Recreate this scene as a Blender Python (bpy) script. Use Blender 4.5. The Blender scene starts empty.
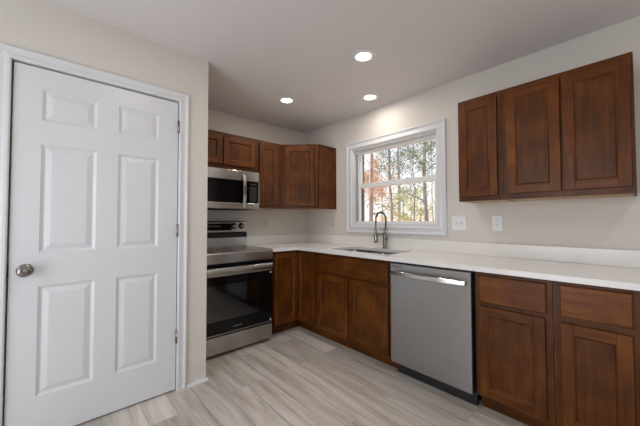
import bpy, bmesh, math, random
from mathutils import Vector, Matrix

scene = bpy.context.scene
COL = scene.collection
PI = math.pi

# ------------------------------------------------------------------ camera
cx, cy, cz, yaw, pit, rol, fpx = -2.585, -3.1567, 1.1943, 0.7358, 0.0268, -0.0018, 289.5
F = Vector((math.sin(yaw) * math.cos(pit), math.cos(yaw) * math.cos(pit), math.sin(pit)))
Rv = Vector((math.cos(yaw), -math.sin(yaw), 0)); Uv = Rv.cross(F)
R2 = Rv * math.cos(rol) + Uv * math.sin(rol); U2 = Uv * math.cos(rol) - Rv * math.sin(rol)
cam = bpy.data.cameras.new('camera'); camo = bpy.data.objects.new('camera', cam); COL.objects.link(camo)
cam.sensor_fit = 'HORIZONTAL'; cam.sensor_width = 36; cam.lens = fpx / 640 * 36; cam.clip_start = .02; cam.clip_end = 400
M = Matrix(((R2.x, U2.x, -F.x, cx), (R2.y, U2.y, -F.y, cy), (R2.z, U2.z, -F.z, cz), (0, 0, 0, 1)))
camo.matrix_world = M
scene.camera = camo

# ------------------------------------------------------------------ world, sun, exposure
w = bpy.data.worlds.new('world'); scene.world = w; w.use_nodes = True
nt = w.node_tree; bg = nt.nodes['Background']
sky = nt.nodes.new('ShaderNodeTexSky'); sky.sky_type = 'HOSEK_WILKIE'
sky.sun_direction = Vector((-.25, .65, .70)).normalized(); sky.turbidity = 4.5; sky.ground_albedo = .4
hs = nt.nodes.new('ShaderNodeHueSaturation'); hs.inputs['Saturation'].default_value = .30
nt.links.new(sky.outputs[0], hs.inputs['Color']); nt.links.new(hs.outputs[0], bg.inputs['Color'])
bg.inputs['Strength'].default_value = 8.0
sd = bpy.data.lights.new('sun', 'SUN'); sd.energy = 12; sd.angle = .01; sd.color = (1, .93, .82)
so = bpy.data.objects.new('sun', sd); COL.objects.link(so)
so.rotation_euler = Vector((-.25, .65, .70)).to_track_quat('Z', 'Y').to_euler()

def area(name, loc, sx, sy, power, color, direction):
    d = bpy.data.lights.new(name, 'AREA'); d.shape = 'RECTANGLE'; d.size = sx; d.size_y = sy
    d.energy = power; d.color = color
    o = bpy.data.objects.new(name, d); COL.objects.link(o); o.location = loc
    o.rotation_euler = Vector(direction).to_track_quat('-Z', 'Y').to_euler()
    return o
WX, FY = -4.25, -6.4            # left wall, wall behind the camera
area('daylight_patio_door', (WX + .03, -2.35, 1.1), 1.6, 1.9, 48, (.83, .905, 1), (1, 0, 0))
area('rear_fill_light', (-2.2, FY + .03, 1.3), 2.6, 1.7, 5, (.84, .91, 1), (0, 1, 0))  # unseen area lamp added as weak frontal fill from behind the camera
LAMP = 9.0                       # radiance of the downlight lenses
LAMP_W = 3.9

vs = scene.view_settings
scene.display_settings.display_device = 'sRGB'
vs.view_transform = 'Standard'; vs.look = 'None'; vs.exposure = -0.30; vs.gamma = 1; vs.use_curve_mapping = False
scene.cycles.use_denoising = True
scene.cycles.max_bounces = 10
scene.cycles.diffuse_bounces = 5
scene.cycles.sample_clamp_indirect = 6
scene.cycles.caustics_reflective = False; scene.cycles.caustics_refractive = False

# ------------------------------------------------------------------ materials
def newmat(name):
    m = bpy.data.materials.new(name); m.use_nodes = True
    return m, m.node_tree, m.node_tree.nodes['Principled BSDF']

def simple(name, col, rough=.5, metal=0, spec=.5, emis=0, ecol=None, coat=0):
    m, t, b = newmat(name)
    b.inputs['Base Color'].default_value = (*col, 1); b.inputs['Roughness'].default_value = rough
    b.inputs['Metallic'].default_value = metal; b.inputs['Specular IOR Level'].default_value = spec
    b.inputs['Coat Weight'].default_value = coat
    if emis:
        b.inputs['Emission Color'].default_value = (*(ecol or col), 1); b.inputs['Emission Strength'].default_value = emis
    return m

def N(t, k, **kw):
    n = t.nodes.new(k)
    for a, v in kw.items(): setattr(n, a, v)
    return n

def ramp(t, stops, interp='LINEAR'):
    r = N(t, 'ShaderNodeValToRGB'); r.color_ramp.interpolation = interp
    e = r.color_ramp.elements
    while len(e) < len(stops): e.new(.5)
    for i, (p, c) in enumerate(stops): e[i].position = p; e[i].color = (*c, 1)
    return r

def paint(name, col, rough=.75, bump=.04, scale=220):
    m, t, b = newmat(name)
    b.inputs['Base Color'].default_value = (*col, 1); b.inputs['Roughness'].default_value = rough
    b.inputs['Specular IOR Level'].default_value = .25
    tc = N(t, 'ShaderNodeTexCoord'); n = N(t, 'ShaderNodeTexNoise'); n.inputs['Scale'].default_value = scale
    bp = N(t, 'ShaderNodeBump'); bp.inputs['Strength'].default_value = bump; bp.inputs['Distance'].default_value = .002
    t.links.new(tc.outputs['Object'], n.inputs['Vector']); t.links.new(n.outputs[0], bp.inputs['Height'])
    t.links.new(bp.outputs[0], b.inputs['Normal'])
    return m

def wood(name, axis, c1, c2, c3, rough=.36, var=.22):
    m, t, b = newmat(name)
    tc = N(t, 'ShaderNodeTexCoord'); oi = N(t, 'ShaderNodeObjectInfo')
    off = N(t, 'ShaderNodeVectorMath', operation='SCALE'); off.inputs[0].default_value = (7.3, 3.1, 11.7)
    t.links.new(oi.outputs['Random'], off.inputs['Scale'])
    add = N(t, 'ShaderNodeVectorMath', operation='ADD')
    t.links.new(tc.outputs['Object'], add.inputs[0]); t.links.new(off.outputs[0], add.inputs[1])
    mp = N(t, 'ShaderNodeMapping'); mp.inputs['Scale'].default_value = (2.2, 30, 30) if axis == 'X' else (30, 30, 2.2)
    t.links.new(add.outputs[0], mp.inputs['Vector'])
    n1 = N(t, 'ShaderNodeTexNoise'); n1.inputs['Scale'].default_value = 1.6; n1.inputs['Detail'].default_value = 6; n1.inputs['Distortion'].default_value = .6
    t.links.new(mp.outputs[0], n1.inputs['Vector'])
    n2 = N(t, 'ShaderNodeTexNoise'); n2.inputs['Scale'].default_value = 6; n2.inputs['Detail'].default_value = 3
    t.links.new(add.outputs[0], n2.inputs['Vector'])
    mx = N(t, 'ShaderNodeMix'); mx.inputs[0].default_value = .5
    t.links.new(n1.outputs[0], mx.inputs[2]); t.links.new(n2.outputs[0], mx.inputs[3])
    r = ramp(t, [(.3, c1), (.5, c2), (.72, c3)])
    t.links.new(mx.outputs[0], r.inputs[0])
    hv = N(t, 'ShaderNodeHueSaturation')
    mr = N(t, 'ShaderNodeMapRange'); mr.inputs['To Min'].default_value = 1 - var; mr.inputs['To Max'].default_value = 1 + var
    t.links.new(oi.outputs['Random'], mr.inputs['Value']); t.links.new(mr.outputs[0], hv.inputs['Value'])
    t.links.new(r.outputs[0], hv.inputs['Color']); t.links.new(hv.outputs[0], b.inputs['Base Color'])
    b.inputs['Roughness'].default_value = rough; b.inputs['Specular IOR Level'].default_value = .20
    bp = N(t, 'ShaderNodeBump'); bp.inputs['Strength'].default_value = .06; bp.inputs['Distance'].default_value = .002
    t.links.new(n1.outputs[0], bp.inputs['Height']); t.links.new(bp.outputs[0], b.inputs['Normal'])
    return m

WC = ((.052, .0138, .0024), (.108, .0315, .0046), (.190, .0640, .0105))
WDK = tuple(tuple(v * .78 for v in c) for c in WC)
wood_v = wood('stained_maple_vertical', 'Z', *WC)
wood_h = wood('stained_maple_horizontal', 'X', *WC)
frame_v = wood('stained_maple_frame_vertical', 'Z', *WDK, var=.08)
frame_h = wood('stained_maple_frame_horizontal', 'X', *WDK, var=.08)
wood_p = wood('stained_maple_panel', 'Z', *[tuple(v * k for v, k in zip(c, (.84, .86, .88))) for c in WC], var=.10)
wood_in = wood('pale_cabinet_interior', 'X', (.42, .27, .14), (.5, .33, .18), (.56, .38, .22), rough=.5, var=.05)

def steel(name, col, rough=.27, aniso=.75, scale=(3, 3, 700)):
    m, t, b = newmat(name)
    b.inputs['Base Color'].default_value = (*col, 1); b.inputs['Metallic'].default_value = 1
    b.inputs['Anisotropic'].default_value = aniso; b.inputs['Anisotropic Rotation'].default_value = .25
    tg = N(t, 'ShaderNodeTangent'); tg.direction_type = 'RADIAL'; tg.axis = 'Z'
    t.links.new(tg.outputs[0], b.inputs['Tangent'])
    tc = N(t, 'ShaderNodeTexCoord'); mp = N(t, 'ShaderNodeMapping'); mp.inputs['Scale'].default_value = scale
    n = N(t, 'ShaderNodeTexNoise'); n.inputs['Scale'].default_value = 1; n.inputs['Detail'].default_value = 2
    t.links.new(tc.outputs['Object'], mp.inputs['Vector']); t.links.new(mp.outputs[0], n.inputs['Vector'])
    mr = N(t, 'ShaderNodeMapRange'); mr.inputs['To Min'].default_value = rough - .05; mr.inputs['To Max'].default_value = rough + .08
    t.links.new(n.outputs[0], mr.inputs['Value']); t.links.new(mr.outputs[0], b.inputs['Roughness'])
    return m

M_steel = steel('brushed_stainless', (.46, .442, .428), rough=.22)
M_steel2 = steel('brushed_stainless_dishwasher', (.37, .367, .365), rough=.28)
M_chrome = simple('polished_steel', (.62, .61, .60), .18, 1)
M_sink = simple('satin_sink_steel', (.30, .30, .31), .2, 1)
M_nickel = simple('brushed_nickel', (.27, .245, .225), .24, 1)
M_black = simple('black_glass', (.003, .003, .0035), .10, 0, .28)
M_window = simple('oven_window_glass', (.085, .087, .09), .07, 1, .5)
M_blackp = simple('black_plastic', (.010, .010, .011), .42)
M_dark = simple('dark_gap', (.008, .007, .006), .7)
M_cook = simple('ceramic_cooktop_glass', (.010, .009, .009), .16, 0, .35)
M_ring = simple('burner_ring_print', (.10, .10, .10), .3)
M_print = simple('grey_print', (.12, .12, .125), .4)
M_wall = paint('greige_wall_paint', (.640, .600, .553))
M_ceil = paint('ceiling_paint', (.72, .685, .675), rough=.85, bump=.05, scale=140)
M_white = simple('white_semigloss_paint', (.65, .655, .67), .32, 0, .45)
M_vinyl = simple('white_vinyl', (.74, .74, .72), .35)
M_plate = simple('white_plastic_plate', (.76, .76, .77), .3)
M_slot = simple('outlet_slot_dark', (.05, .045, .045), .6)
M_toggle = simple('grey_switch_shadow', (.52, .52, .54), .4)
M_lens = simple('downlight_lens', (1, 1, 1), .5, emis=LAMP, ecol=(1, .97, .93))

def quartz():
    m, t, b = newmat('white_quartz')
    tc = N(t, 'ShaderNodeTexCoord'); n = N(t, 'ShaderNodeTexNoise'); n.inputs['Scale'].default_value = 7; n.inputs['Detail'].default_value = 8
    r = ramp(t, [(.35, (.775, .755, .725)), (.6, (.80, .78, .755))])
    t.links.new(tc.outputs['Object'], n.inputs['Vector']); t.links.new(n.outputs[0], r.inputs[0]); t.links.new(r.outputs[0], b.inputs['Base Color'])
    b.inputs['Roughness'].default_value = .22; return m
M_quartz = quartz()

def plank_floor():
    m, t, b = newmat('grey_oak_vinyl_plank')
    tc = N(t, 'ShaderNodeTexCoord')
    mp = N(t, 'ShaderNodeMapping'); mp.inputs['Rotation'].default_value = (0, 0, PI / 2)
    t.links.new(tc.outputs['Object'], mp.inputs['Vector'])
    br = N(t, 'ShaderNodeTexBrick'); br.offset = .37; br.offset_frequency = 3; br.squash = 1
    br.inputs['Scale'].default_value = 1; br.inputs['Brick Width'].default_value = 1.22; br.inputs['Row Height'].default_value = .155
    br.inputs['Mortar Size'].default_value = .0010; br.inputs['Mortar Smooth'].default_value = .1; br.inputs['Bias'].default_value = 0
    br.inputs['Color1'].default_value = (0, 0, 0, 1); br.inputs['Color2'].default_value = (1, 1, 1, 1); br.inputs['Mortar'].default_value = (.5, .5, .5, 1)
    t.links.new(mp.outputs[0], br.inputs['Vector'])
    # offset grain per plank
    sc = N(t, 'ShaderNodeVectorMath', operation='SCALE'); sc.inputs[0].default_value = (13.1, 7.7, 0)
    sep = N(t, 'ShaderNodeSeparateColor'); t.links.new(br.outputs['Color'], sep.inputs[0]); t.links.new(sep.outputs[0], sc.inputs['Scale'])
    ad = N(t, 'ShaderNodeVectorMath', operation='ADD'); t.links.new(mp.outputs[0], ad.inputs[0]); t.links.new(sc.outputs[0], ad.inputs[1])
    m2 = N(t, 'ShaderNodeMapping'); m2.inputs['Scale'].default_value = (1.0, 11, 1); t.links.new(ad.outputs[0], m2.inputs['Vector'])
    n1 = N(t, 'ShaderNodeTexNoise'); n1.inputs['Scale'].default_value = 1.5; n1.inputs['Detail'].default_value = 7; n1.inputs['Distortion'].default_value = .5; n1.inputs['Roughness'].default_value = .6
    t.links.new(m2.outputs[0], n1.inputs['Vector'])
    m3 = N(t, 'ShaderNodeMapping'); m3.inputs['Scale'].default_value = (3, 90, 1); t.links.new(ad.outputs[0], m3.inputs['Vector'])
    n2 = N(t, 'ShaderNodeTexNoise'); n2.inputs['Scale'].default_value = 1; n2.inputs['Detail'].default_value = 3; t.links.new(m3.outputs[0], n2.inputs['Vector'])
    r = ramp(t, [(.31, (.300, .258, .220)), (.45, (.500, .450, .402)), (.60, (.640, .590, .540))])
    mx = N(t, 'ShaderNodeMix'); mx.inputs[0].default_value = .22; t.links.new(n1.outputs[0], mx.inputs[2]); t.links.new(n2.outputs[0], mx.inputs[3])
    t.links.new(mx.outputs[0], r.inputs[0])
    hv = N(t, 'ShaderNodeHueSaturation'); mr = N(t, 'ShaderNodeMapRange'); mr.inputs['To Min'].default_value = .84; mr.inputs['To Max'].default_value = 1.14
    t.links.new(sep.outputs[0], mr.inputs['Value']); t.links.new(mr.outputs[0], hv.inputs['Value']); t.links.new(r.outputs[0], hv.inputs['Color'])
    mm = N(t, 'ShaderNodeMix', data_type='RGBA'); t.links.new(br.outputs['Fac'], mm.inputs[0]); t.links.new(hv.outputs[0], mm.inputs[6]); mm.inputs[7].default_value = (.24, .205, .18, 1)
    t.links.new(mm.outputs[2], b.inputs['Base Color'])
    b.inputs['Roughness'].default_value = .42
    bp = N(t, 'ShaderNodeBump'); bp.inputs['Strength'].default_value = .12; bp.inputs['Distance'].default_value = .002
    t.links.new(n2.outputs[0], bp.inputs['Height']); t.links.new(bp.outputs[0], b.inputs['Normal'])
    return m
M_floor = plank_floor()

def glass(name, tint=(1, 1, 1), k=.06):
    m = bpy.data.materials.new(name); m.use_nodes = True; t = m.node_tree; t.nodes.clear()
    o = N(t, 'ShaderNodeOutputMaterial'); tr = N(t, 'ShaderNodeBsdfTransparent'); tr.inputs[0].default_value = (*tint, 1)
    gl = N(t, 'ShaderNodeBsdfGlossy'); gl.inputs['Roughness'].default_value = .02
    mx = N(t, 'ShaderNodeMixShader'); mx.inputs[0].default_value = k
    t.links.new(tr.outputs[0], mx.inputs[1]); t.links.new(gl.outputs[0], mx.inputs[2]); t.links.new(mx.outputs[0], o.inputs[0])
    return m
M_glass = glass('window_glass')

def leafmat(name, c1, c2):
    m, t, b = newmat(name)
    tc = N(t, 'ShaderNodeTexCoord'); n = N(t, 'ShaderNodeTexNoise'); n.inputs['Scale'].default_value = 2.5; n.inputs['Detail'].default_value = 5
    r = ramp(t, [(.35, c1), (.65, c2)]); t.links.new(tc.outputs['Object'], n.inputs['Vector']); t.links.new(n.outputs[0], r.inputs[0])
    t.links.new(r.outputs[0], b.inputs['Base Color']); b.inputs['Roughness'].default_value = .6
    return m
M_bark = leafmat('bark', (.15, .13, .125), (.32, .29, .28))
M_barkr = leafmat('reddish_bark', (.24, .17, .155), (.40, .31, .29))
M_orange = leafmat('russet_leaves', (.55, .34, .22), (.72, .54, .40))
M_olive = leafmat('olive_leaves', (.14, .17, .13), (.32, .35, .27))
M_yellow = leafmat('yellow_green_leaves', (.34, .36, .13), (.60, .58, .33))
M_darkleaf = leafmat('dark_green_leaves', (.06, .09, .08), (.14, .18, .15))
M_ground = leafmat('leaf_litter', (.50, .36, .29), (.74, .60, .53))

# ------------------------------------------------------------------ geometry helpers
class MB:
    def __init__(s): s.bm = bmesh.new()
    def box(s, x0, x1, y0, y1, z0, z1, mi=0):
        x0, x1 = sorted((x0, x1)); y0, y1 = sorted((y0, y1)); z0, z1 = sorted((z0, z1))
        v = [s.bm.verts.new(p) for p in ((x0, y0, z0), (x1, y0, z0), (x1, y1, z0), (x0, y1, z0), (x0, y0, z1), (x1, y0, z1), (x1, y1, z1), (x0, y1, z1))]
        for q in ((3, 2, 1, 0), (4, 5, 6, 7), (0, 1, 5, 4), (1, 2, 6, 5), (2, 3, 7, 6), (3, 0, 4, 7)):
            f = s.bm.faces.new([v[i] for i in q]); f.material_index = mi
        return s
    def quad(s, pts, mi=0):
        f = s.bm.faces.new([s.bm.verts.new(p) for p in pts]); f.material_index = mi; return s
    def prism(s, poly, z0, z1, mi=0):
        a = [s.bm.verts.new((x, y, z0)) for x, y in poly]; b = [s.bm.verts.new((x, y, z1)) for x, y in poly]
        n = len(poly); fs = [s.bm.faces.new(a[::-1]), s.bm.faces.new(b)]
        for i in range(n): fs.append(s.bm.faces.new((a[i], a[(i + 1) % n], b[(i + 1) % n], b[i])))
        for f in fs: f.material_index = mi
        return s
    def profile_x(s, prof, x0, x1, mi=0):           # prof = [(y,z)] closed, swept along x
        a = [s.bm.verts.new((x0, y, z)) for y, z in prof]; b = [s.bm.verts.new((x1, y, z)) for y, z in prof]
        n = len(prof); fs = [s.bm.faces.new(a), s.bm.faces.new(b[::-1])]
        for i in range(n): fs.append(s.bm.faces.new((a[i], b[i], b[(i + 1) % n], a[(i + 1) % n])))
        for f in fs: f.material_index = mi
        return s
    def tube(s, pts, r, seg=12, cap=True, mi=0):
        pts = [Vector(p) for p in pts]; rings = []
        rs = r if isinstance(r, (list, tuple)) else [r] * len(pts)
        up = None
        for i, p in enumerate(pts):
            d = (pts[min(i + 1, len(pts) - 1)] - pts[max(i - 1, 0)]).normalized()
            if up is None: up = d.orthogonal().normalized()
            else:
                up = (up - d * up.dot(d))
                up = up.normalized() if up.length > 1e-6 else d.orthogonal().normalized()
            side = d.cross(up)
            rings.append([s.bm.verts.new(p + (up * math.cos(2 * PI * k / seg) + side * math.sin(2 * PI * k / seg)) * rs[i]) for k in range(seg)])
        for a, b in zip(rings, rings[1:]):
            for k in range(seg):
                f = s.bm.faces.new((a[k], a[(k + 1) % seg], b[(k + 1) % seg], b[k])); f.smooth = True; f.material_index = mi
        if cap:
            for g in (rings[0][::-1], rings[-1]):
                f = s.bm.faces.new(g); f.material_index = mi
        return s
    def lathe(s, prof, c=(0, 0, 0), axis='Z', seg=32, mi=0, mis=None):   # prof = [(r, h)]
        c = Vector(c)
        ax = {'Z': (Vector((1, 0, 0)), Vector((0, 1, 0)), Vector((0, 0, 1))), 'Y': (Vector((1, 0, 0)), Vector((0, 0, 1)), Vector((0, -1, 0))), 'X': (Vector((0, 1, 0)), Vector((0, 0, 1)), Vector((-1, 0, 0)))}[axis]
        rings = []
        for r, h in prof:
            if r < 1e-6: rings.append([s.bm.verts.new(c + ax[2] * h)])
            else: rings.append([s.bm.verts.new(c + (ax[0] * math.cos(2 * PI * k / seg) + ax[1] * math.sin(2 * PI * k / seg)) * r + ax[2] * h) for k in range(seg)])
        for i, (a, b) in enumerate(zip(rings, rings[1:])):
            for k in range(seg):
                q = [a[k % len(a)], a[(k + 1) % seg % len(a)], b[(k + 1) % seg % len(b)], b[k % len(b)]]
                q = list(dict.fromkeys(q))
                if len(q) > 2:
                    f = s.bm.faces.new(q); f.smooth = True; f.material_index = mis[i] if mis else mi
        return s
    def build(s, name, mats, parent=None, bevel=0, seg=2, smooth_angle=None, recalc=True):
        if recalc: bmesh.ops.recalc_face_normals(s.bm, faces=s.bm.faces[:])
        me = bpy.data.meshes.new(name); s.bm.to_mesh(me); s.bm.free()
        for m in (mats if isinstance(mats, (list, tuple)) else [mats]): me.materials.append(m)
        o = bpy.data.objects.new(name, me); COL.objects.link(o)
        if parent: o.parent = parent
        if bevel:
            md = o.modifiers.new('bevel', 'BEVEL'); md.width = bevel; md.segments = seg; md.limit_method = 'ANGLE'; md.angle_limit = math.radians(40)
            md.harden_normals = False
        return o

def tag(o, label=None, cat=None, group=None, kind=None):
    if label: o['label'] = label
    if cat: o['category'] = cat
    if group: o['group'] = group
    if kind: o['kind'] = kind
    return o

def empty(name, loc=(0, 0, 0), rz=0, label=None, cat=None, group=None, kind=None):
    o = bpy.data.objects.new(name, None); COL.objects.link(o); o.location = loc; o.rotation_euler = (0, 0, rz)
    o.empty_display_size = .1
    return tag(o, label, cat, group, kind)

def struct(o, label, cat): return tag(o, label, cat, kind='structure')

# ------------------------------------------------------------------ room shell
H = 2.43; T = .14
PX, PY = -1.740, -.940          # outside corner of the pantry walls
XR = T; 
lamps = [(-.900, -1.787), (-.865, -.750), (-.287, -1.368)]
hidden_lamps = [(-.90, -3.71), (-2.45, -3.71), (-2.10, -1.95), (-2.45, -5.2), (-.9, -5.2)]  # first follows from the cabinet's shadow edge, the others added for room light

mb = MB(); mb.box(WX - T, T, FY - T, T, -.12, 0)
struct(mb.build('floor', M_floor), 'light grey oak-look vinyl plank floor', 'floor')

# ceiling: a sheet with a round hole over every downlight
RH = .074
mb = MB()
allc = lamps + hidden_lamps
xs = sorted({round(v, 4) for x, y in allc for v in (x - .1, x + .1)} | {WX - T, T})
ys = sorted({round(v, 4) for x, y in allc for v in (y - .1, y + .1)} | {FY - T, T})
for x0, x1 in zip(xs, xs[1:]):
    for y0, y1 in zip(ys, ys[1:]):
        inside = [c for c in allc if c[0] - .101 < x0 and x1 < c[0] + .101 and c[1] - .101 < y0 and y1 < c[1] + .101]
        if not inside: mb.quad([(x0, y0, H), (x0, y1, H), (x1, y1, H), (x1, y0, H)])
for c in allc:      # the square plate round each hole
    n = 32; a = []; b = []
    for k in range(n):
        th = 2 * PI * k / n + PI / 4; q = max(abs(math.cos(th)), abs(math.sin(th)))
        a.append(mb.bm.verts.new((c[0] + RH * math.cos(th), c[1] + RH * math.sin(th), H)))
        b.append(mb.bm.verts.new((c[0] + .1 * math.cos(th) / q, c[1] + .1 * math.sin(th) / q, H)))
    for k in range(n): mb.bm.faces.new((a[k], b[k], b[(k + 1) % n], a[(k + 1) % n]))
o = struct(mb.build('ceiling', M_ceil, recalc=False), 'smooth off-white painted ceiling with recessed lights', 'ceiling')
mb = MB(); mb.box(WX - T, T, FY - T, T, H + .2, H + .3)
struct(mb.build('roof', M_dark), 'roof deck above the ceiling', 'roof')

mb = MB(); mb.box(WX - T, T, 0, T, 0, H + .2)
struct(mb.build('wall_back', M_wall), 'greige wall behind the range', 'wall')
# window wall with its opening
WY0, WY1, WZ0, WZ1 = -1.915, -.875, 1.141, 2.030
mb = MB()
mb.box(0, T, WY1, 0, 0, H + .2); mb.box(0, T, FY, WY0, 0, H + .2)
mb.box(0, T, WY0, WY1, 0, WZ0); mb.box(0, T, WY0, WY1, WZ1, H + .2)
struct(mb.build('wall_right', M_wall), 'greige wall with the window over the sink', 'wall')
# pantry walls (door opening)
DX0, DX1, DZ = -2.782, -1.948, 2.055
JT = .018
mb = MB()
mb.box(DX1 + JT, PX, PY, PY + .11, 0, H); mb.box(WX, DX0 - JT, PY, PY + .11, 0, H); mb.box(DX0 - JT, DX1 + JT, PY, PY + .11, DZ + JT, H)
mb.box(PX - .11, PX, PY + .11, 0, 0, H)
struct(mb.build('wall_pantry', M_wall), 'greige pantry wall around the white door', 'wall')
# left wall with patio door opening, wall behind camera with window opening
PD = (-3.15, -1.55, .06, 2.05)
mb = MB()
mb.box(WX - T, WX, PD[1], 0, 0, H); mb.box(WX - T, WX, FY, PD[0], 0, H); mb.box(WX - T, WX, PD[0], PD[1], PD[3], H); mb.box(WX - T, WX, PD[0], PD[1], 0, PD[2])
struct(mb.build('wall_left', M_wall), 'greige wall with the patio door', 'wall')
RW = (-3.5, -.9, .45, 2.15)
mb = MB()
mb.box(RW[1], T, FY - T, FY, 0, H); mb.box(WX - T, RW[0], FY - T, FY, 0, H); mb.box(RW[0], RW[1], FY - T, FY, RW[3], H); mb.box(RW[0], RW[1], FY - T, FY, 0, RW[2])
struct(mb.build('wall_front', M_wall), 'greige wall behind the camera', 'wall')
# their frames and panes
g = empty('window_2', (RW[0], FY - .07, RW[2]), label='unseen wide white window added behind the camera for fill light', cat='window', kind='structure')  # unseen window added to go with the rear fill lamp
mb = MB(); W_, H_ = RW[1] - RW[0], RW[3] - RW[2]
mb.box(0, W_, -.03, .03, 0, .05); mb.box(0, W_, -.03, .03, H_ - .05, H_); mb.box(0, .05, -.03, .03, .05, H_ - .05); mb.box(W_ - .05, W_, -.03, .03, .05, H_ - .05); mb.box(W_ / 2 - .03, W_ / 2 + .03, -.03, .03, .05, H_ - .05)
mb.build('window_frame', M_vinyl, g)
MB().box(.05, W_ - .05, -.033, -.030, .05, H_ - .05).build('window_pane', M_glass, g)
g = empty('door_2', (WX - .07, PD[0], PD[2]), label='white framed glass patio door left of the camera', cat='door', kind='structure')
mb = MB(); W_, H_ = PD[1] - PD[0], PD[3] - PD[2]
mb.box(-.03, .03, 0, W_, 0, .06); mb.box(-.03, .03, 0, W_, H_ - .06, H_); mb.box(-.03, .03, 0, .06, .06, H_ - .06); mb.box(-.03, .03, W_ - .06, W_, .06, H_ - .06); mb.box(-.03, .03, W_ / 2 - .04, W_ / 2 + .04, .06, H_ - .06)
mb.build('door_frame', M_vinyl, g)
MB().box(-.036, -.033, .06, W_ - .06, .06, H_ - .06).build('door_pane', M_glass, g)

# ------------------------------------------------------------------ casing helper (moulded picture frame board)
CAS = [(0, .0), (0, .010), (.008, .015), (.022, .014), (.034, .011), (.050, .011), (.060, .017), (.068, .019), (.074, .016), (.078, .0)]   # (across from inner edge, projection)
def casing(mb, rect, width, sides, plane):
    """rect=(a0,a1,z0,z1) inner edge; plane(a, z, d) -> world point, d = projection from wall"""
    a0, a1, z0, z1 = rect; k = width / .078
    def sweep(pts_out):      # list of functions giving the two mitred ends
        A = [mb.bm.verts.new(pts_out[0](c * k, p)) for c, p in CAS]; B = [mb.bm.verts.new(pts_out[1](c * k, p)) for c, p in CAS]
        for i in range(len(CAS)):
            j = (i + 1) % len(CAS); mb.bm.faces.new((A[i], A[j], B[j], B[i]))
        mb.bm.faces.new(A); mb.bm.faces.new(B[::-1])
    bot = z0 if 'B' not in sides else None
    if 'T' in sides: sweep([lambda c, p: plane(a0 - c, z1 + c, p), lambda c, p: plane(a1 + c, z1 + c, p)])
    if 'B' in sides: sweep([lambda c, p: plane(a0 - c, z0 - c, p), lambda c, p: plane(a1 + c, z0 - c, p)])
    sweep([lambda c, p: plane(a0 - c, (z0 - c) if bot is None else bot, p), lambda c, p: plane(a0 - c, z1 + c, p)])
    sweep([lambda c, p: plane(a1 + c, (z0 - c) if bot is None else bot, p), lambda c, p: plane(a1 + c, z1 + c, p)])

# ------------------------------------------------------------------ pantry door
mb = MB(); casing(mb, (DX0 + .003, DX1 - .003 + .002, 0, DZ + .001), .066, 'T', lambda a, z, p: (a, PY - p, z))
struct(mb.build('trim_1', M_white), 'white moulded casing around the pantry door', 'door casing')
mb = MB()
mb.box(DX0 - JT, DX0, PY, PY + .11, 0, DZ); mb.box(DX1, DX1 + JT, PY, PY + .11, 0, DZ); mb.box(DX0 - JT, DX1 + JT, PY, PY + .11, DZ, DZ + JT)
mb.box(DX0, DX0 + .012, PY + .070, PY + .09, 0, DZ); mb.box(DX1 - .012, DX1, PY + .070, PY + .09, 0, DZ); mb.box(DX0 + .012, DX1 - .012, PY + .070, PY + .09, DZ - .012, DZ)
struct(mb.build('trim_2', M_white), 'white jamb inside the pantry doorway', 'door jamb')

door = empty('door_1', (-2.772, PY + .004, .012), label='white six-panel pantry door with an oval nickel knob', cat='door', kind='structure')
DW, DH = .819, 2.034
cols = [(.112, .358), (.466, .697)]; rows = [(.228, .828), (1.008, 1.612), (1.742, 1.922)]
mb = MB(); bm = mb.bm
gx = sorted({0, DW, *[v for c in cols for v in c]}); gz = sorted({0, DH, *[v for r in rows for v in r]})
for x0, x1 in zip(gx, gx[1:]):
    for z0, z1 in zip(gz, gz[1:]):
        if (x0, x1) in cols and (z0, z1) in rows:
            loops = []
            for ins, dep in ((0, 0), (.006, .004), (.014, .0085), (.019, .009), (.044, .0015), (.048, .001)):
                loops.append([bm.verts.new(p) for p in ((x0 + ins, dep, z0 + ins), (x1 - ins, dep, z0 + ins), (x1 - ins, dep, z1 - ins), (x0 + ins, dep, z1 - ins))])
            for a, b in zip(loops, loops[1:]):
                for k in range(4): bm.faces.new((a[k], a[(k + 1) % 4], b[(k + 1) % 4], b[k]))
            bm.faces.new(loops[-1])
        else: mb.quad([(x0, 0, z0), (x1, 0, z0), (x1, 0, z1), (x0, 0, z1)])
mb.quad([(0, .035, 0), (0, .035, DH), (DW, .035, DH), (DW, .035, 0)])
mb.quad([(0, 0, 0), (0, .035, 0), (DW, .035, 0), (DW, 0, 0)]); mb.quad([(0, 0, DH), (DW, 0, DH), (DW, .035, DH), (0, .035, DH)])
mb.quad([(0, 0, 0), (0, 0, DH), (0, .035, DH), (0, .035, 0)]); mb.quad([(DW, 0, 0), (DW, .035, 0), (DW, .035, DH), (DW, 0, DH)])
bmesh.ops.remove_doubles(bm, verts=bm.verts[:], dist=1e-5)
mb.build('door_slab', M_white, door)
mb = MB(); mb.lathe([(0, -.001), (.033, -.001), (.034, .004), (.030, .009), (.016, .011), (.012, .018), (.011, .030), (.018, .037), (.026, .045), (.029, .054), (.027, .062), (.018, .067), (.0, .068)], (.060, 0, .919), 'Y', 40)
k = mb.build('door_knob', M_nickel, door); k['label'] = 'satin nickel door knob'
for z in (.322, 1.070, 1.812):
    mb = MB(); mb.tube([(DW + .003, -.009, z), (DW + .003, -.009, z + .09)], .0085, 12)
    mb.box(DW - .002, DW + .0045, -.003, .001, z, z + .09)
    mb.build('hinge', M_nickel, door)
MB().box(-.0065, -.0005, -.0055, .02, .885, .955).build('latch_plate', M_dark, door)

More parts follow.
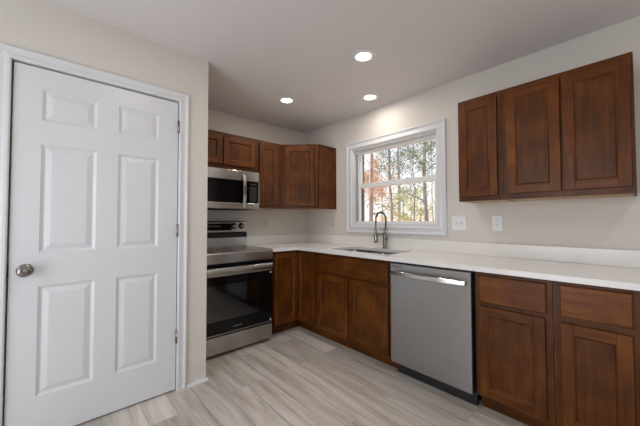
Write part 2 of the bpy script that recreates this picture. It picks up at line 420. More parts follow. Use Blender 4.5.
# baseboards
def base_x(name, x0, x1, y, label, sgn=-1):
    mb = MB(); prof = [(y, 0), (y + sgn * .014, 0), (y + sgn * .014, .055), (y + sgn * .009, .070), (y + sgn * .007, .080), (y, .083)]
    mb.profile_x(prof, x0, x1); return struct(mb.build(name, M_white), label, 'baseboard')
mb = MB()
for h, d in ((.0, 0),):
    prof = [(PY, 0), (PY - .022, 0), (PY - .020, .010), (PY - .012, .018), (PY, .020)]
    mb.profile_x(prof, DX1 + .066, PX + .012)
struct(mb.build('baseboard_pantry', M_white), 'low white shoe moulding beside the pantry door', 'baseboard')
base_x('baseboard_left', WX, DX0 - .07, PY, 'white baseboard left of the pantry door')
base_x('baseboard_front', WX, 0, FY, 'white baseboard behind the camera', 1)

# ------------------------------------------------------------------ kitchen window
mb = MB(); casing(mb, (WY0 - .004, WY1 + .004, WZ0 - .004, WZ1 + .004), .084, 'TB', lambda a, z, p: (-p, a, z))
struct(mb.build('trim_3', M_white), 'white moulded casing framing the kitchen window', 'window casing')
win = empty('window_1', (.0, (WY0 + WY1) / 2, WZ0), label='white double-hung window above the sink', cat='window', kind='structure')
hw = (WY1 - WY0) / 2; wh = WZ1 - WZ0
mb = MB()
mb.box(0.0, T, -hw, -hw + .012, 0, wh); mb.box(0.0, T, hw - .012, hw, 0, wh); mb.box(0.0, T, -hw + .012, hw - .012, 0, .012); mb.box(0.0, T, -hw + .012, hw - .012, wh - .012, wh)
mb.build('jamb_liner', M_white, win)
a = hw - .012; b0, b1 = .012, wh - .012
mb = MB()
mb.box(.055, .125, -a, -a + .028, b0, b1); mb.box(.055, .125, a - .028, a, b0, b1); mb.box(.055, .125, -a + .028, a - .028, b0, b0 + .014); mb.box(.055, .125, -a + .028, a - .028, b1 - .028, b1)
mb.build('window_frame', M_vinyl, win, bevel=.002)
MIDZ = 1.600 - WZ0
def sash(x0, x1, z0, z1, st, rb, rt, name):
    mb = MB(); s = a - .026
    mb.box(x0, x1, -s, -s + st, z0, z1); mb.box(x0, x1, s - st, s, z0, z1); mb.box(x0, x1, -s + st, s - st, z0, z0 + rb); mb.box(x0, x1, -s + st, s - st, z1 - rt, z1)
    o = mb.build(name, M_vinyl, win, bevel=.003)
    MB().box((x0 + x1) / 2 - .002, (x0 + x1) / 2 + .002, -s + st - .005, s - st + .005, z0 + rb - .005, z1 - rt + .005).build('glass_pane', M_glass, o)
    return o
sash(.092, .120, MIDZ - .026, b1 - .018, .022, .034, .020, 'upper_sash')
lo = sash(.060, .088, b0 + .011, MIDZ + .028, .024, .024, .050, 'lower_sash')
mb = MB(); q_ = a - .028
mb.box(.1255, .139, -q_ - .02, -q_ + .030, b0, b1); mb.box(.1255, .139, q_ - .030, q_ + .02, b0, b1); mb.box(.1255, .139, -q_ + .030, q_ - .030, b0, b0 + .02)
mb.build('screen_frame', simple('shaded_screen_frame', (.20, .20, .21), .5), win)  # the outer frame's shadow is put into its dark grey colour
MB().box(.050, .062, -.03, .03, MIDZ + .028, MIDZ + .038).build('sash_lock', M_vinyl, lo, bevel=.003)
MB().box(.054, .062, a - .030, a - .002, b0 + .03, b1 - .03).build('jamb_track', simple('grey_track', (.30, .30, .31), .5), win)

# ------------------------------------------------------------------ cabinets
def panel_door(name, parent, x0, x1, z0, z1, yb, t=.020, stile=.052, slab=False):
    """door leaf lying in local XZ, back at y=yb, front at y=yb-t"""
    yf = yb - t; mb = MB(); bm = mb.bm
    if slab:
        L = [(0, yb), (0, yf + .004), (.003, yf + .001), (.005, yf)]
        loops = [[bm.verts.new(p) for p in ((x0 + i, y, z0 + i), (x1 - i, y, z0 + i), (x1 - i, y, z1 - i), (x0 + i, y, z1 - i))] for i, y in L]
        for A, B in zip(loops, loops[1:]):
            for k in range(4): bm.faces.new((A[k], A[(k + 1) % 4], B[(k + 1) % 4], B[k]))
        bm.faces.new(loops[-1]); bm.faces.new(loops[0][::-1])
        return mb.build(name, wood_h, parent)
    s = stile
    def edge_bar(xa, xb, za, zb, mi):
        mb.box(xa, xb, yb, yf, za, zb, mi)
    edge_bar(x0, x0 + s, z0, z1, 0); edge_bar(x1 - s, x1, z0, z1, 0)
    edge_bar(x0 + s, x1 - s, z0, z0 + s, 1); edge_bar(x0 + s, x1 - s, z1 - s, z1, 1)
    o = mb.build(name, [wood_v, wood_h], parent, bevel=.0022)
    # bead moulding + flat field
    mb = MB(); bm = mb.bm
    L = [(s - .001, yf + .003), (s + .003, yf + .0032), (s + .006, yf + .0075), (s + .010, yf + .0105), (s + .012, yf + .0105)]
    loops = [[bm.verts.new(p) for p in ((x0 + i, y, z0 + i), (x1 - i, y, z0 + i), (x1 - i, y, z1 - i), (x0 + i, y, z1 - i))] for i, y in L]
    for A, B in zip(loops, loops[1:]):
        for k in range(4): bm.faces.new((A[k], A[(k + 1) % 4], B[(k + 1) % 4], B[k]))
    bm.faces.new(loops[-1])
    mb.build('center_panel', wood_p, o)
    return o

def face_frame(parent, w, z0, z1, yb, yf, stiles, rails, name='face_frame'):
    """stiles = [(x0,x1)], rails=[(z0,z1)] between the outer stiles"""
    mb = MB()
    for a_, b_ in stiles: mb.box(a_, b_, yb, yf, z0, z1, 0)
    st = sorted(stiles)
    for (a_, b_), (c_, d_) in zip(st, st[1:]):
        for r0, r1 in rails: mb.box(b_, c_, yb, yf, r0, r1, 1)
    return mb.build(name, [frame_v, frame_h], parent)

def wall_cabinet(name, x, y, rz, w, z0, z1, doors, stiles, label, group=None, depth=.305, rail=(.045, .045)):
    r = empty(name, (x, y, z0), rz, label, 'cabinet', group); h = z1 - z0; e = .0004
    mb = MB()
    mb.box(e, .014, -.002, -(depth - .02), 0, h, 0); mb.box(w - .014, w - e, -.002, -(depth - .02), 0, h, 0)
    mb.box(.014, w - .014, -.002, -(depth - .02), h - .014, h, 0)
    mb.box(.014, w - .014, -.002, -.008, .014, h - .014, 1)
    mb.build('cabinet_body', [frame_v, wood_in], r)
    MB().box(.0145, w - .0145, -.003, -(depth - .0205), .001, .005).build('underside', wood_in, r)['label'] = 'pale unstained underside'
    stl = [(e, e + .035)] + stiles + [(w - e - .035, w - e)]
    face_frame(r, w, 0, h, -(depth - .019), -depth, stl, [(0, rail[0]), (h - rail[1], h)])
    for d in doors: panel_door('cabinet_door', r, d[0], d[1], d[2] - z0, d[3] - z0, -(depth + .001))
    return r

UZ0, UZ1 = 1.338, 2.104
RZW = -PI / 2
# right-hand run on the window wall (local x = -world y)
c1 = wall_cabinet('wall_cabinet', 0, -2.229, RZW, .3035, UZ0, UZ1, [(.014, .268, 1.372, 2.070)], [], 'narrow single-door brown wall cabinet nearest the window', 'brown wall cabinets')
c2 = wall_cabinet('wall_cabinet', 0, -2.5325, RZW, .6175, UZ0, UZ1, [(.022, .308, 1.376, 2.070), (.320, .603, 1.376, 2.070)], [(.296, .332)], 'wide two-door brown wall cabinet at the right end of the window wall', 'brown wall cabinets')
# over the microwave
wall_cabinet('wall_cabinet', -1.738, 0, 0, .776, 1.728, UZ1, [(.024, .382, 1.775, 2.066), (.398, .752, 1.775, 2.066)], [(.370, .408)], 'short two-door brown wall cabinet above the microwave', 'brown wall cabinets')
wall_cabinet('wall_cabinet', -.961, 0, 0, .332, UZ0, UZ1, [(.036, .274, 1.372, 2.068)], [(.262, .2964)], 'tall narrow brown wall cabinet right of the microwave', 'brown wall cabinets')
# diagonal corner wall cabinet
dg = empty('corner_wall_cabinet', (0, 0, UZ0), 0, 'diagonal brown corner wall cabinet with one door', 'cabinet', 'brown wall cabinets')
Ax, By, D = -.627, -.610, .305
hh = UZ1 - UZ0
poly = [(-.002, -.002), (Ax, -.002), (Ax, -D + .014), (-D + .014, By), (-.002, By)]
mb = MB()
mb.box(-.002, -D + .012, By, By + .013, 0, hh); mb.box(Ax + .0005, Ax + .013, -.002, -D + .012, 0, hh)
mb.prism(poly[:], hh - .013, hh)
mb.build('cabinet_body', [frame_v], dg)
MB().prism([(-.003, -.003), (Ax + .014, -.003), (Ax + .014, -D + .03), (-D + .03, By + .014), (-.003, By + .014)], .009, .013).build('underside', wood_in, dg)['label'] = 'pale unstained underside'
P0 = Vector((Ax, -D, 0)); P1 = Vector((-D, By, 0)); dl = (P1 - P0).length; ang = math.atan2(P1.y - P0.y, P1.x - P0.x)
face = empty('door_face', (P0.x, P0.y, 0), ang); face.parent = dg
def reparent_flat(o, root, mat):
    o.data.transform(mat); o.parent = root
Mt = Matrix.Translation((P0.x, P0.y, 0)) @ Matrix.Rotation(ang, 4, 'Z')
ff = face_frame(dg, dl, 0, hh, .019, 0, [(0, .065), (dl - .060, dl)], [(0, .045), (hh - .045, hh)])
ff.data.transform(Mt)
dd = panel_door('cabinet_door', dg, .052, dl - .048, .034, hh - .036, -.001)
# keep grain coordinates local to the leaf: place it by its own transform
dd.location = (P0.x, P0.y, 0); dd.rotation_euler = (0, 0, ang)
COL.objects.unlink(face); bpy.data.objects.remove(face)

# ---- base cabinets
BT = .8755; TK = .102; BD = .59
def base_cabinet(name, x, y, rz, w, label, doors, drawers, stiles, rails, dead=(), group='brown base cabinets', toe=True, blank=None):
    r = empty(name, (x, y, 0), rz, label, 'cabinet', group); e = .0004
    mb = MB()
    for xa, xb in ((e, .016), (w - .016, w - e)):
        mb.box(xa, xb, -.002, -BD + .001, TK, BT, 0)
        mb.box(xa, xb, -.002, -.525, 0.0005, TK, 0)
    mb.box(.016, w - .016, -.002, -BD + .001, TK, TK + .014, 1); mb.box(.016, w - .016, -.002, -.008, TK + .014, BT, 1)
    mb.build('cabinet_body', [frame_v, wood_in], r)
    MB().box(e, w - e, -.5255, -.534, .0005, TK - .0005).build('toe_kick', frame_h, r)
    face_frame(r, w, TK, BT, -BD, -.61, [(e, .038)] + stiles + [(w - .038, w - e)], rails)
    for d in doors: panel_door('cabinet_door', r, *d, -.611)
    for d in drawers: panel_door('drawer_front', r, *d, -.611, slab=True)
    if blank: panel_door('false_front', r, *blank, -.611, slab=True)
    return r
RAILS = [(TK, TK + .045), (.655, .700), (BT - .038, BT)]
base_cabinet('sink_base_cabinet', 0, -.9295, RZW, .899, 'wide brown sink base cabinet with two doors under a false front',
             [(.012, .438, .120, .665), (.452, .870, .120, .665)], [], [(.425, .465)], RAILS, blank=(.012, .870, .689, .850))
base_cabinet('base_cabinet', 0, -2.4475, RZW, .385, 'brown drawer-over-door base cabinet beside the dishwasher', [(.026, .354, .122, .664)], [(.024, .360, .690, .852)], [], RAILS)
base_cabinet('base_cabinet', 0, -2.834, RZW, .318, 'brown drawer-over-door base cabinet at the right end of the counter', [(.032, .290, .122, .660)], [(.032, .292, .696, .855)], [], RAILS)

cb = empty('corner_base_cabinet', (0, 0, 0), 0, 'L-shaped brown corner base cabinet with two doors meeting in the corner', 'cabinet', 'brown base cabinets')
CX, CY = -.938, -.927
mb = MB()
mb.box(CX, CX + .015, -.002, -BD, TK, BT); mb.box(CX, CX + .015, -.002, -.525, .0005, TK)
mb.box(-.002, -BD, CY, CY + .015, TK, BT); mb.box(-.002, -.525, CY, CY + .015, .0005, TK)
mb.prism([(-.002, -.002), (CX + .015, -.002), (CX + .015, -BD), (-BD, -BD), (-BD, CY + .015), (-.002, CY + .015)][::-1], TK, TK + .014)
mb.build('cabinet_body', frame_v, cb)
mb = MB(); mb.box(CX, -.5255, -.5255, -.534, .0005, TK - .0005); mb.box(-.5255, -.534, CY, -.5345, .0005, TK - .0005)
mb.build('toe_kick', frame_h, cb)
mb = MB()
mb.box(CX, CX + .045, -BD, -.61, TK, BT, 0); mb.box(CX + .045, -.59, -BD, -.61, BT - .028, BT, 1); mb.box(CX + .045, -.59, -BD, -.61, TK, TK + .035, 1)
mb.box(-BD, -.61, CY, CY + .03, TK, BT, 0); mb.box(-BD, -.61, CY + .03, -.611, BT - .028, BT, 1); mb.box(-BD, -.61, CY + .03, -.611, TK, TK + .035, 1)
mb.build('face_frame', [frame_v, frame_h], cb)
panel_door('cabinet_door', cb, -.928, -.6325, .120, .850, -.611, stile=.044)
d2 = panel_door('cabinet_door', cb, .633, .918, .120, .850, -.611, stile=.038)
d2.rotation_euler = (0, 0, RZW)

# ------------------------------------------------------------------ countertop with sink cut-out
CT0, CT1 = .8765, .9085
top = empty('countertop', (-.3, -.3, CT0), 0, 'L-shaped white quartz countertop with low backsplash', 'countertop')
SX0, SX1, SY0, SY1 = -.535, -.125, -1.735, -1.005
def rrect(x0, x1, y0, y1, r, n=6):
    pts = []
    for cxx, cyy, a0 in ((x1 - r, y1 - r, 0), (x0 + r, y1 - r, PI / 2), (x0 + r, y0 + r, PI), (x1 - r, y0 + r, 3 * PI / 2)):
        for k in range(n + 1): pts.append((cxx + r * math.cos(a0 + PI / 2 * k / n), cyy + r * math.sin(a0 + PI / 2 * k / n)))
    return pts
bm = bmesh.new()
outer = [(-.002, -.002), (-.9715, -.002), (-.9715, -.648), (-.655, -.648), (-.648, -.655), (-.648, -3.172), (-.002, -3.172)]
hole = rrect(SX0, SX1, SY0, SY1, .03)
def ring(pts, z):
    v = [bm.verts.new((x + .3, y + .3, z)) for x, y in pts]; return v, [bm.edges.new((v[i], v[(i + 1) % len(v)])) for i in range(len(v))]
for z in (0, CT1 - CT0):
    vo, eo = ring(outer, z); vh, eh = ring(hole, z)
    bmesh.ops.triangle_fill(bm, edges=eo + eh, use_beauty=True)
    if z == 0: lo_o, lo_h = vo, vh
for A, B in ((lo_o, vo), (lo_h, vh)):
    for i in range(len(A)): bm.faces.new((A[i], A[(i + 1) % len(A)], B[(i + 1) % len(A)], B[i]))
mb = MB(); mb.bm.free(); mb.bm = bm
mb.build('counter_slab', M_quartz, top, bevel=.002)
mb = MB(); mb.box(-.9715 + .3, -.002 + .3, .3 - .002, .3 - .021, CT1 - CT0 + .0005, 1.012 - CT0)
mb.build('backsplash', M_quartz, top, bevel=.0015)
mb = MB(); mb.box(.3 - .002, .3 - .021, .3 - .0215, .3 - 3.172, CT1 - CT0 + .0005, 1.012 - CT0)
mb.build('backsplash', M_quartz, top, bevel=.0015)

# ------------------------------------------------------------------ sink
sk = empty('kitchen_sink', (-.33, -1.35, CT0), 0, 'undermounted double-bowl stainless kitchen sink', 'sink')
def bowl(y0, y1, name):
    mb = MB(); bm = mb.bm; x0, x1 = SX0 - .33 * 0, SX1
    prev = None
    for ins, z, r in ((-.012, -.001, .042), (0.0, -.001, .03), (.002, -.012, .03), (.006, -.16, .03), (.016, -.178, .03), (.04, -.185, .03), (.165, -.188, .02)):
        pts = rrect(x0 + ins, x1 - ins, y0 + ins, y1 - ins, r)
        v = [bm.verts.new((x + .33, y + 1.35, z)) for x, y in pts]
        if prev:
            for i in range(len(v)):
                f = bm.faces.new((prev[i], prev[(i + 1) % len(v)], v[(i + 1) % len(v)], v[i])); f.smooth = True
        prev = v
    bm.faces.new(prev)
    o = mb.build(name, M_sink, sk)
    c = ((x0 + x1) / 2 + .33, (y0 + y1) / 2 + 1.35, -.1875)
    mb = MB(); mb.lathe([(.045, .0), (.044, .003), (.036, .003), (.030, .001), (.0, .001)], c, 'Z', 24)
    mb.build('drain', M_chrome, o)
mid = (SY0 + SY1) / 2
bowl(SY0, mid - .0125, 'sink_bowl'); bowl(mid + .0125, SY1, 'sink_bowl')

# ------------------------------------------------------------------ faucet
fc = empty('kitchen_faucet', (-.080, -1.385, CT1), -.5, 'tall nickel spring-coil pull-down faucet behind the sink', 'faucet')
MB().lathe([(0, 0), (.026, 0), (.026, .006), (.020, .010), (.017, .014), (.016, .14), (.013, .146), (.012, .20), (.0, .20)], (0, 0, .0005), 'Z', 28).build('faucet_body', M_nickel, fc)
MB().tube([(0, -.012, .09), (0, -.045, .095), (.0, -.085, .125)], [.008, .007, .005], 12).build('handle', M_nickel, fc)
DXA = -.098   # the arc leans out over the sink
XB, XM = .012, -.098
arc = [(0, 0, .195), (.012, 0, .215), (XB, 0, .245), (XB + .003, 0, .28)] + [((XB + XM) / 2 + (XB - XM) / 2 * math.cos(a_), 0, .30 + .070 * math.sin(a_)) for a_ in [PI * k / 24 for k in range(0, 25)]] + [(XM, 0, .26), (XM, 0, .20), (XM, 0, .16)]
MB().tube(arc, .0065, 12).build('hose', M_blackp, fc)
def coil(path, R, r, pitch):
    pts = [Vector(p) for p in path]; L = [0]
    for a_, b_ in zip(pts, pts[1:]): L.append(L[-1] + (b_ - a_).length)
    n = int(L[-1] / pitch * 12); out = []
    for i in range(n + 1):
        s_ = L[-1] * i / n; j = max(k for k in range(len(L)) if L[k] <= s_ + 1e-9); j = min(j, len(pts) - 2)
        tt = (s_ - L[j]) / (L[j + 1] - L[j]); p = pts[j].lerp(pts[j + 1], tt); d = (pts[j + 1] - pts[j]).normalized()
        sd_ = Vector((0, 1, 0)); up_ = d.cross(sd_); th = 2 * PI * s_ / pitch
        out.append(p + (sd_ * math.cos(th) + up_ * math.sin(th)) * R)
    return MB().tube(out, r, 6)
coil(arc[:-2], .0090, .0022, .0075).build('spring', M_nickel, fc)
MB().lathe([(0, -.002), (.019, -.002), (.021, .01), (.021, .085), (.016, .10), (.012, .14), (0, .14)], (DXA, 0, .062), 'Z', 24).build('spray_head', M_nickel, fc)
mb = MB(); mb.tube([(0, 0, .150), (DXA * .5, 0, .145), (DXA + .023, 0, .143)], .006, 10); mb.lathe([(.0215, 0), (.025, 0), (.025, .016), (.0215, .016)], (DXA, 0, .135), 'Z', 24)
mb.build('docking_arm', M_nickel, fc)

# ------------------------------------------------------------------ dishwasher  (local x to the right, front faces -y)
dw = empty('dishwasher', (0, -1.8335, 0), RZW, 'stainless steel dishwasher with bowed bar handle under the counter', 'dishwasher')
DWW = .600
MB().box(.004, DWW + .006, -.01, -.585, .10, .868).build('tub_housing', M_blackp, dw)
mb = MB(); mb.box(.0, DWW, -.5855, -.628, .105, .868); mb.build('door_edge', M_blackp, dw)
mb = MB(); mb.box(.001, DWW - .001, -.6285, -.645, .104, .862); mb.build('door_panel', M_steel2, dw, bevel=.004)
hp = []
for k in range(21):
    u = k / 20; hp.append((.025 + (DWW - .05) * u, -.645 - .030 - .026 * math.sin(PI * u), .795))
mb = MB(); bm = mb.bm; prev = None
for x, y, z in hp:
    v = [bm.verts.new((x, y + dy, z + dz)) for dy, dz in ((.007, -.016), (-.004, -.016), (-.0075, -.010), (-.0075, .010), (-.004, .016), (.007, .016))]
    if prev:
        for i in range(6): bm.faces.new((prev[i], prev[(i + 1) % 6], v[(i + 1) % 6], v[i]))
    else: bm.faces.new(v)
    prev = v
bm.faces.new(prev[::-1])
mb.box(.025, .045, -.6455, -.676, .782, .808); mb.box(DWW - .045, DWW - .025, -.6455, -.676, .782, .808)
mb.build('handle', M_chrome, dw, bevel=.0015)
MB().box(.016, .100, -.6452, -.6470, .836, .848).build('badge', simple('dark_badge', (.16, .16, .17), .3, .6), dw, bevel=.0008)
MB().box(.012, DWW, -.560, -.570, .004, .101).build('kick_plate', M_blackp, dw)

# ------------------------------------------------------------------ range
RX0, RW_ = -1.7370, .7625
rg = empty('electric_range', (RX0, 0, 0), 0, 'freestanding stainless electric range with black glass oven door', 'range')
MB().box(.002, RW_ - .002, -.03, -.622, .03, .8925).build('range_body', simple('dark_range_side', (.03, .028, .027), .4), rg)
for x in (.05, RW_ - .05):
    for y in (-.08, -.56): MB().lathe([(0, 0), (.016, 0), (.016, .008), (.008, .010), (.008, .030), (0, .030)], (x, y, 0), 'Z', 16).build('leveling_foot', M_blackp, rg)
MB().box(.02, RW_ - .02, -.60, -.61, .005, .0295).build('kick_plate', M_blackp, rg)
# cooktop
ck = MB().box(.012, RW_ - .012, -.122, -.600, .9, .9135).build('cooktop_glass', M_cook, rg, bevel=.002)
for (x, y, r) in ((.20, -.25, .075), (.56, -.25, .075), (.20, -.46, .10), (.56, -.46, .115), (.38, -.22, .05)):
    mb = MB(); mb.lathe([(r - .003, 0), (r, 0), (r, .0003), (r - .003, .0003), (r - .003, 0)], (x, y, .9136), 'Z', 48)
    mb.lathe([(r * .6 - .002, 0), (r * .6, 0), (r * .6, .0003), (r * .6 - .002, .0003), (r * .6 - .002, 0)], (x, y, .9136), 'Z', 48)
    mb.build('burner_ring', M_ring, ck)
mb = MB(); mb.box(0, .0115, -.122, -.6, .893, .915); mb.box(RW_ - .0115, RW_, -.122, -.6, .893, .915)
mb.profile_x([(-.6225, .893), (-.6005, .893), (-.6005, .9145), (-.655, .914), (-.666, .909), (-.670, .900), (-.670, .818), (-.664, .814), (-.6225, .814)], 0, RW_)
mb.build('front_apron', M_steel, rg)
# backguard
bgp = MB(); bgp.profile_x([(-.020, .893), (-.120, .893), (-.120, 1.000), (-.116, 1.070), (-.102, 1.180), (-.094, 1.192), (-.020, 1.192)], 0, RW_)
bgd = bgp.build('backguard', M_steel, rg, bevel=.003)
def slope_y(z): return -.116 + (z - 1.07) / .11 * .014
mb = MB()
mb.quad([(.012, slope_y(1.090) - .0015, 1.092), (.584, slope_y(1.090) - .0015, 1.092), (.584, slope_y(1.165) - .0015, 1.166), (.012, slope_y(1.165) - .0015, 1.166)])
mb.quad([(.012, slope_y(1.090) + .001, 1.092), (.584, slope_y(1.090) + .001, 1.092), (.584, slope_y(1.165) + .001, 1.166), (.012, slope_y(1.165) + .001, 1.166)])
ps = mb.build('control_display', M_black, bgd, recalc=False)
MB().box(.30, .46, slope_y(1.137) - .0030, slope_y(1.137) - .0015, 1.128, 1.146).build('display_digits', simple('dim_display', (.02, .03, .035), .2), ps)
mb = MB(); mb.profile_x([(-.1155, 1.010), (-.130, 1.014), (-.129, 1.068), (-.1155, 1.074)], .002, RW_ - .002)
mb.build('vent_strip', M_black, bgd, bevel=.002)
for x in (.055, .135, .615, .705):
    if x < .5: continue
    yk = slope_y(1.135) - .001
    mb = MB(); mb.lathe([(0, 0), (.029, 0), (.029, .004), (.024, .006), (.022, .026), (.019, .029), (0, .029)], (x, yk, 1.135), 'Y', 28)
    mb.box(x - .004, x + .004, yk - .036, yk - .029, 1.115, 1.155)
    kb = mb.build('control_knob', M_nickel, bgd)
    mb = MB(); mb.lathe([(.0295, .0), (.037, .0), (.037, .0025), (.0295, .0025)], (x, yk, 1.135), 'Y', 28)
    mb.build('knob_dial', M_black, kb)
# oven door
od = MB().box(.003, RW_ - .003, -.6235, -.660, .193, .806).build('oven_door', M_black, rg, bevel=.004)
MB().box(.095, RW_ - .155, -.6602, -.6612, .315, .625).build('oven_window', M_window, od)
MB().box(.345, .435, -.6602, -.6610, .236, .244).build('badge', M_print, od)
mb = MB()
mb.profile_x([(-.668, .704), (-.684, .708), (-.692, .722), (-.694, .745), (-.691, .764), (-.684, .778), (-.668, .782), (-.676, .745)], .012, RW_ - .014)
mb.box(.012, .040, -.6605, -.672, .715, .770); mb.box(RW_ - .040, RW_ - .012, -.6605, -.672, .715, .770)
mb.build('handle', M_steel, od, bevel=.001)
mb = MB(); mb.box(.003, RW_ - .003, -.6602, -.6625, .193, .200); mb.build('door_trim', M_steel, od)
for z in (.214, .682):
    MB().lathe([(0, 0), (.009, 0), (.009, .004), (0, .006)], (RW_ - .020, -.6602, z), 'Y', 16).build('bumper', M_plate, od)['label'] = 'small white bumper dot'
dr = MB().box(.003, RW_ - .003, -.6235, -.664, .032, .180).build('storage_drawer', M_steel, rg, bevel=.004)

# ------------------------------------------------------------------ microwave
mw = empty('microwave', (-1.7370, 0, 1.314), 0, 'stainless over-the-range microwave with black window', 'microwave')
MW, MHT = .768, .403
MB().box(.002, MW - .002, -.004, -.350, .006, MHT).build('microwave_body', M_blackp, mw)
dr_ = MB().box(.0, MW, -.3505, -.390, .004, .066).build('lower_band', M_steel, mw, bevel=.003)
MB().box(.0, MW, -.3505, -.390, .300, MHT - .002).build('upper_band', M_steel, mw, bevel=.003)
dm = MB().box(.0, .612, -.3505, -.388, .0665, .2995).build('microwave_door', M_black, mw, bevel=.002)
MB().box(.613, MW - .009, -.3505, -.388, .0665, .2995).build('control_panel', M_black, mw, bevel=.002)
MB().box(MW - .0085, MW, -.3505, -.390, .0665, .2995).build('side_trim', M_steel, mw)
MB().box(.655, .733, -.3881, -.3886, .080, .244).build('keypad', simple('keypad_grey', (.012, .012, .013), .3), mw)
MB().box(.660, .728, -.3881, -.3886, .262, .276).build('clock_display', simple('clock_grey', (.030, .030, .033), .3), mw)
hp = [(.582, -.386 - .036 * math.sin(PI * min(max(u, 0.0), 1)) ** .5, .022 + .345 * u) for u in [k / 16 for k in range(17)]]
mb = MB(); bm = mb.bm; prev = None
for x, y, z in hp:
    v = [bm.verts.new((x + dx, y + dy, z)) for dx, dy in ((-.018, .004), (-.018, -.004), (-.012, -.009), (.012, -.009), (.018, -.004), (.018, .004))]
    if prev:
        for i in range(6): bm.faces.new((prev[i], prev[(i + 1) % 6], v[(i + 1) % 6], v[i])).smooth = False
    else: bm.faces.new(v)
    prev = v
bm.faces.new(prev[::-1]); mb.build('handle', M_chrome, dm, bevel=.001)
mb = MB(); mb.box(.03, MW - .03, -.05, -.34, .0, .0055); mb.build('vent_grille', M_dark, mw)

# ------------------------------------------------------------------ wall plates (built facing -y, turned where needed)
M_almond = simple('almond_plastic_plate', (.56, .52, .46), .35)
def plate(name, loc, rz, label, kind, w, h, M_plate=M_plate):
    r = empty(name, loc, rz, label, 'outlet' if kind != 'switch' else 'light switch')
    MB().box(-w / 2, w / 2, -.0005, -.006, -h / 2, h / 2).build('cover_plate', M_plate, r, bevel=.003)
    if kind == 'outlet':
        for z in (-.0285, .0095):
            mb = MB(); mb.box(-.017, .017, -.0062, -.0078, z, z + .028); o = mb.build('receptacle', M_plate, r, bevel=.001)
            mb = MB(); mb.box(-.0085, -.0055, -.0079, -.0083, z + .012, z + .022); mb.box(.0055, .0085, -.0079, -.0083, z + .012, z + .021); mb.box(-.0022, .0022, -.0079, -.0083, z + .003, z + .008)
            mb.build('slots', M_slot, o)
    else:
        n = int(round(w / .06)) - 0
        for k in range(2 if w > .1 else 1):
            x = (-.023 + .046 * k) if w > .1 else 0
            MB().box(x - .0055, x + .0055, -.0062, -.0075, -.012, .012).build('toggle_slot', M_toggle, r)
            MB().box(x - .0035, x + .0035, -.0076, -.018, -.001, .010).build('toggle', M_plate, r, bevel=.001)
    return r
plate('wall_outlet', (0, -2.398, 1.172), RZW, 'white duplex outlet under the wide right wall cabinet', 'outlet', .072, .120)
plate('light_switch', (0, -2.103, 1.170), RZW, 'white double light switch between window and right wall cabinets', 'switch', .122, .124)
plate('wall_outlet', (-.657, 0, 1.162), 0, 'small beige outlet on the wall just right of the range', 'outlet', .074, .116, M_almond)
plate('light_switch', (0, -.540, 1.176), RZW, 'single beige switch plate in the corner left of the window', 'switch', .074, .118, M_almond)

# ------------------------------------------------------------------ downlights
def downlight(x, y, label=None, visible=True):
    r = empty('recessed_light', (x, y, H), 0, label, 'ceiling light', 'recessed ceiling lights')
    MB().lathe([(.0575, .002), (.0735, -.0008), (.092, -.0008), (.092, -.0025), (.086, -.005), (.060, -.005), (.0575, -.003), (.0575, .002)], (0, 0, 0), 'Z', 48).build('trim_ring', M_vinyl, r)
    can = MB().lathe([(.0585, .0025), (.070, .03), (.070, .09), (0, .09)], (0, 0, 0), 'Z', 48).build('baffle_can', M_vinyl, r)
    MB().lathe([(0, .0), (.0565, .0), (.0565, .004), (0, .004)], (0, 0, 0), 'Z', 48).build('lamp_lens', M_lens, r)
    d = bpy.data.lights.new('lamp_glow', 'AREA'); d.shape = 'DISK'; d.size = .112; d.energy = LAMP_W; d.color = (1, .92, .84)
    o = bpy.data.objects.new('lamp_glow', d); COL.objects.link(o); o.parent = r; o.location = (0, 0, -.0065)
    return r
downlight(*lamps[0], 'round white recessed light nearest the camera, highest in the ceiling')
downlight(*lamps[1], 'round white recessed light in front of the range')
downlight(*lamps[2], 'round white recessed light close to the wall above the sink window')
for q in hidden_lamps: downlight(*q, 'unseen round white recessed light helping to light the room')

# ------------------------------------------------------------------ outside
mb = MB(); bm = mb.bm
gv = {}
for i in range(41):
    for j in range(41):
        x = .3 + i * 1.6; y = -12 + j * 1.9
        z = -.45 + max(0, x - 6) * .045 + .12 * math.sin(x * .7 + y * .4) * min(1, max(0, x - 1) / 4)
        gv[i, j] = bm.verts.new((x, y, z))
for i in range(40):
    for j in range(40): bm.faces.new((gv[i, j], gv[i + 1, j], gv[i + 1, j + 1], gv[i, j + 1])).smooth = True
struct(mb.build('ground', M_ground), 'pale leaf-strewn yard outside the window', 'ground')

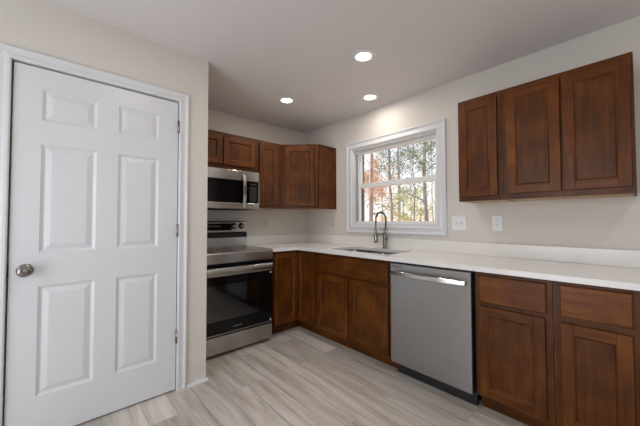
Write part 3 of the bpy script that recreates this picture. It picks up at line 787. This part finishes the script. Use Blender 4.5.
def gz(x, y): return -.45 + max(0, x - 6) * .045
rnd = random.Random(5)
def tree(label, x, y, h, r, bark, leaf, crown_z, crown_r, nleaf, lsize, lean=(0, 0), nb=7, cat='tree', name='woodland_tree', squash=1.2, bushy=False):
    t = empty(name, (x, y, gz(x, y) - .15), 0, label, cat, 'trees outside the window' if cat == 'tree' else None)
    mb = MB(); pts = []; rs = []
    for k in range(9):
        u = k / 8; pts.append((lean[0] * u * h + rnd.uniform(-.04, .04) * h * .15, lean[1] * u * h + rnd.uniform(-.04, .04) * h * .15, u * h)); rs.append(r * (1 - .75 * u))
    mb.tube(pts, rs, 8)
    tips = []
    for k in range(nb):
        u = rnd.uniform(.3 if not bushy else .1, .95); base = Vector(pts[int(u * 8)]); an = rnd.uniform(0, 2 * PI); ln = crown_r * rnd.uniform(.6, 1.1)
        up_ = rnd.uniform(.2, .7)
        e1 = base + Vector((math.cos(an), math.sin(an), up_)) * ln * .5; e2 = base + Vector((math.cos(an + .3), math.sin(an + .3), up_ * 1.1)) * ln
        br = r * (1 - .75 * u) * .45
        mb.tube([base, e1, e2], [br, br * .6, br * .2], 6); tips += [e1, e2]
    mb.build('trunk', bark, t)
    mb = MB(); bm = mb.bm
    c0 = Vector((lean[0] * crown_z, lean[1] * crown_z, crown_z))
    clumps = [c0 + Vector((rnd.gauss(0, .45), rnd.gauss(0, .45), rnd.gauss(0, .45) * squash)) * crown_r for _ in range(26)] + tips
    for _ in range(nleaf):
        c = rnd.choice(clumps); p = c + Vector((rnd.gauss(0, 1), rnd.gauss(0, 1), rnd.gauss(0, 1))) * crown_r * .13
        if p.z < .1: p.z = .1 + rnd.random() * .3
        n = Vector((rnd.gauss(0, 1), rnd.gauss(0, 1), rnd.gauss(0, 1))).normalized(); a_ = n.orthogonal(); b_ = n.cross(a_); s_ = lsize * rnd.uniform(.6, 1.3)
        bm.faces.new([bm.verts.new(p + a_ * s_), bm.verts.new(p + b_ * s_ * .5), bm.verts.new(p - a_ * s_), bm.verts.new(p - b_ * s_ * .5)])
    mb.build('foliage', leaf, t, recalc=False)
    return t
def along(slope, dist):      # point outside seen through the window at a heading (dy/dx from the eye)
    return (cx + dist, cy + slope * dist)
def T_(s, d, label, *a_, **k): x, y = along(s, d); return tree(label, x, y, *a_, **k)
T_(.775, 9.0, 'thick reddish tree trunk at the left side of the window view', 8, .10, M_barkr, M_orange, 2.8, .9, 700, .030, nb=6)
T_(.77, 13.5, 'tree with russet orange leaves at the left of the window view', 5, .08, M_barkr, M_orange, 3.6, 1.2, 5200, .040, nb=8)
T_(.675, 11.0, 'slim dark tree with a long side branch left of the window middle', 9, .08, M_bark, M_olive, 4.8, 1.3, 1500, .036, lean=(0, .02), nb=9)
T_(.64, 19.0, 'tall olive-leaved tree in the middle of the window view', 11, .14, M_bark, M_olive, 6.0, 2.3, 2200, .06, nb=10)
T_(.573, 12.5, 'thin straight sapling right of the window middle', 8, .045, M_bark, M_olive, 4.6, .9, 700, .035, nb=4)
T_(.518, 12.0, 'thick grey leaning trunk at the right side of the window view', 10, .11, M_bark, M_olive, 5.2, 1.1, 2600, .040, lean=(0, .03), nb=7)
T_(.62, 15.0, 'yellow-green small tree low in the middle of the window view', 3.4, .05, M_bark, M_yellow, 1.9, 1.3, 2300, .045, nb=8, bushy=True)
T_(.545, 17.0, 'pale yellow-green small tree toward the right of the window view', 3.8, .05, M_bark, M_yellow, 2.1, 1.3, 2000, .045, nb=8, bushy=True)
T_(.565, 9.5, 'dark green bush low at the right of the window view', 1.7, .04, M_bark, M_darkleaf, 1.30, .42, 2200, .036, cat='bush', name='garden_bush', nb=8, bushy=True, squash=.8)
for i, (s_, d_, l_) in enumerate([(.82, 26, 'leftmost'), (.72, 30, 'left-hand'), (.64, 33, 'middle'), (.585, 29, 'right-hand'), (.50, 27, 'rightmost')]):
    T_(s_, d_, 'thin distant woodland tree far beyond the yard, %s of the far trees' % l_, 10, .075, M_bark, [M_yellow, M_olive][i % 2], 3.6, 2.2, 700, .07, nb=8)
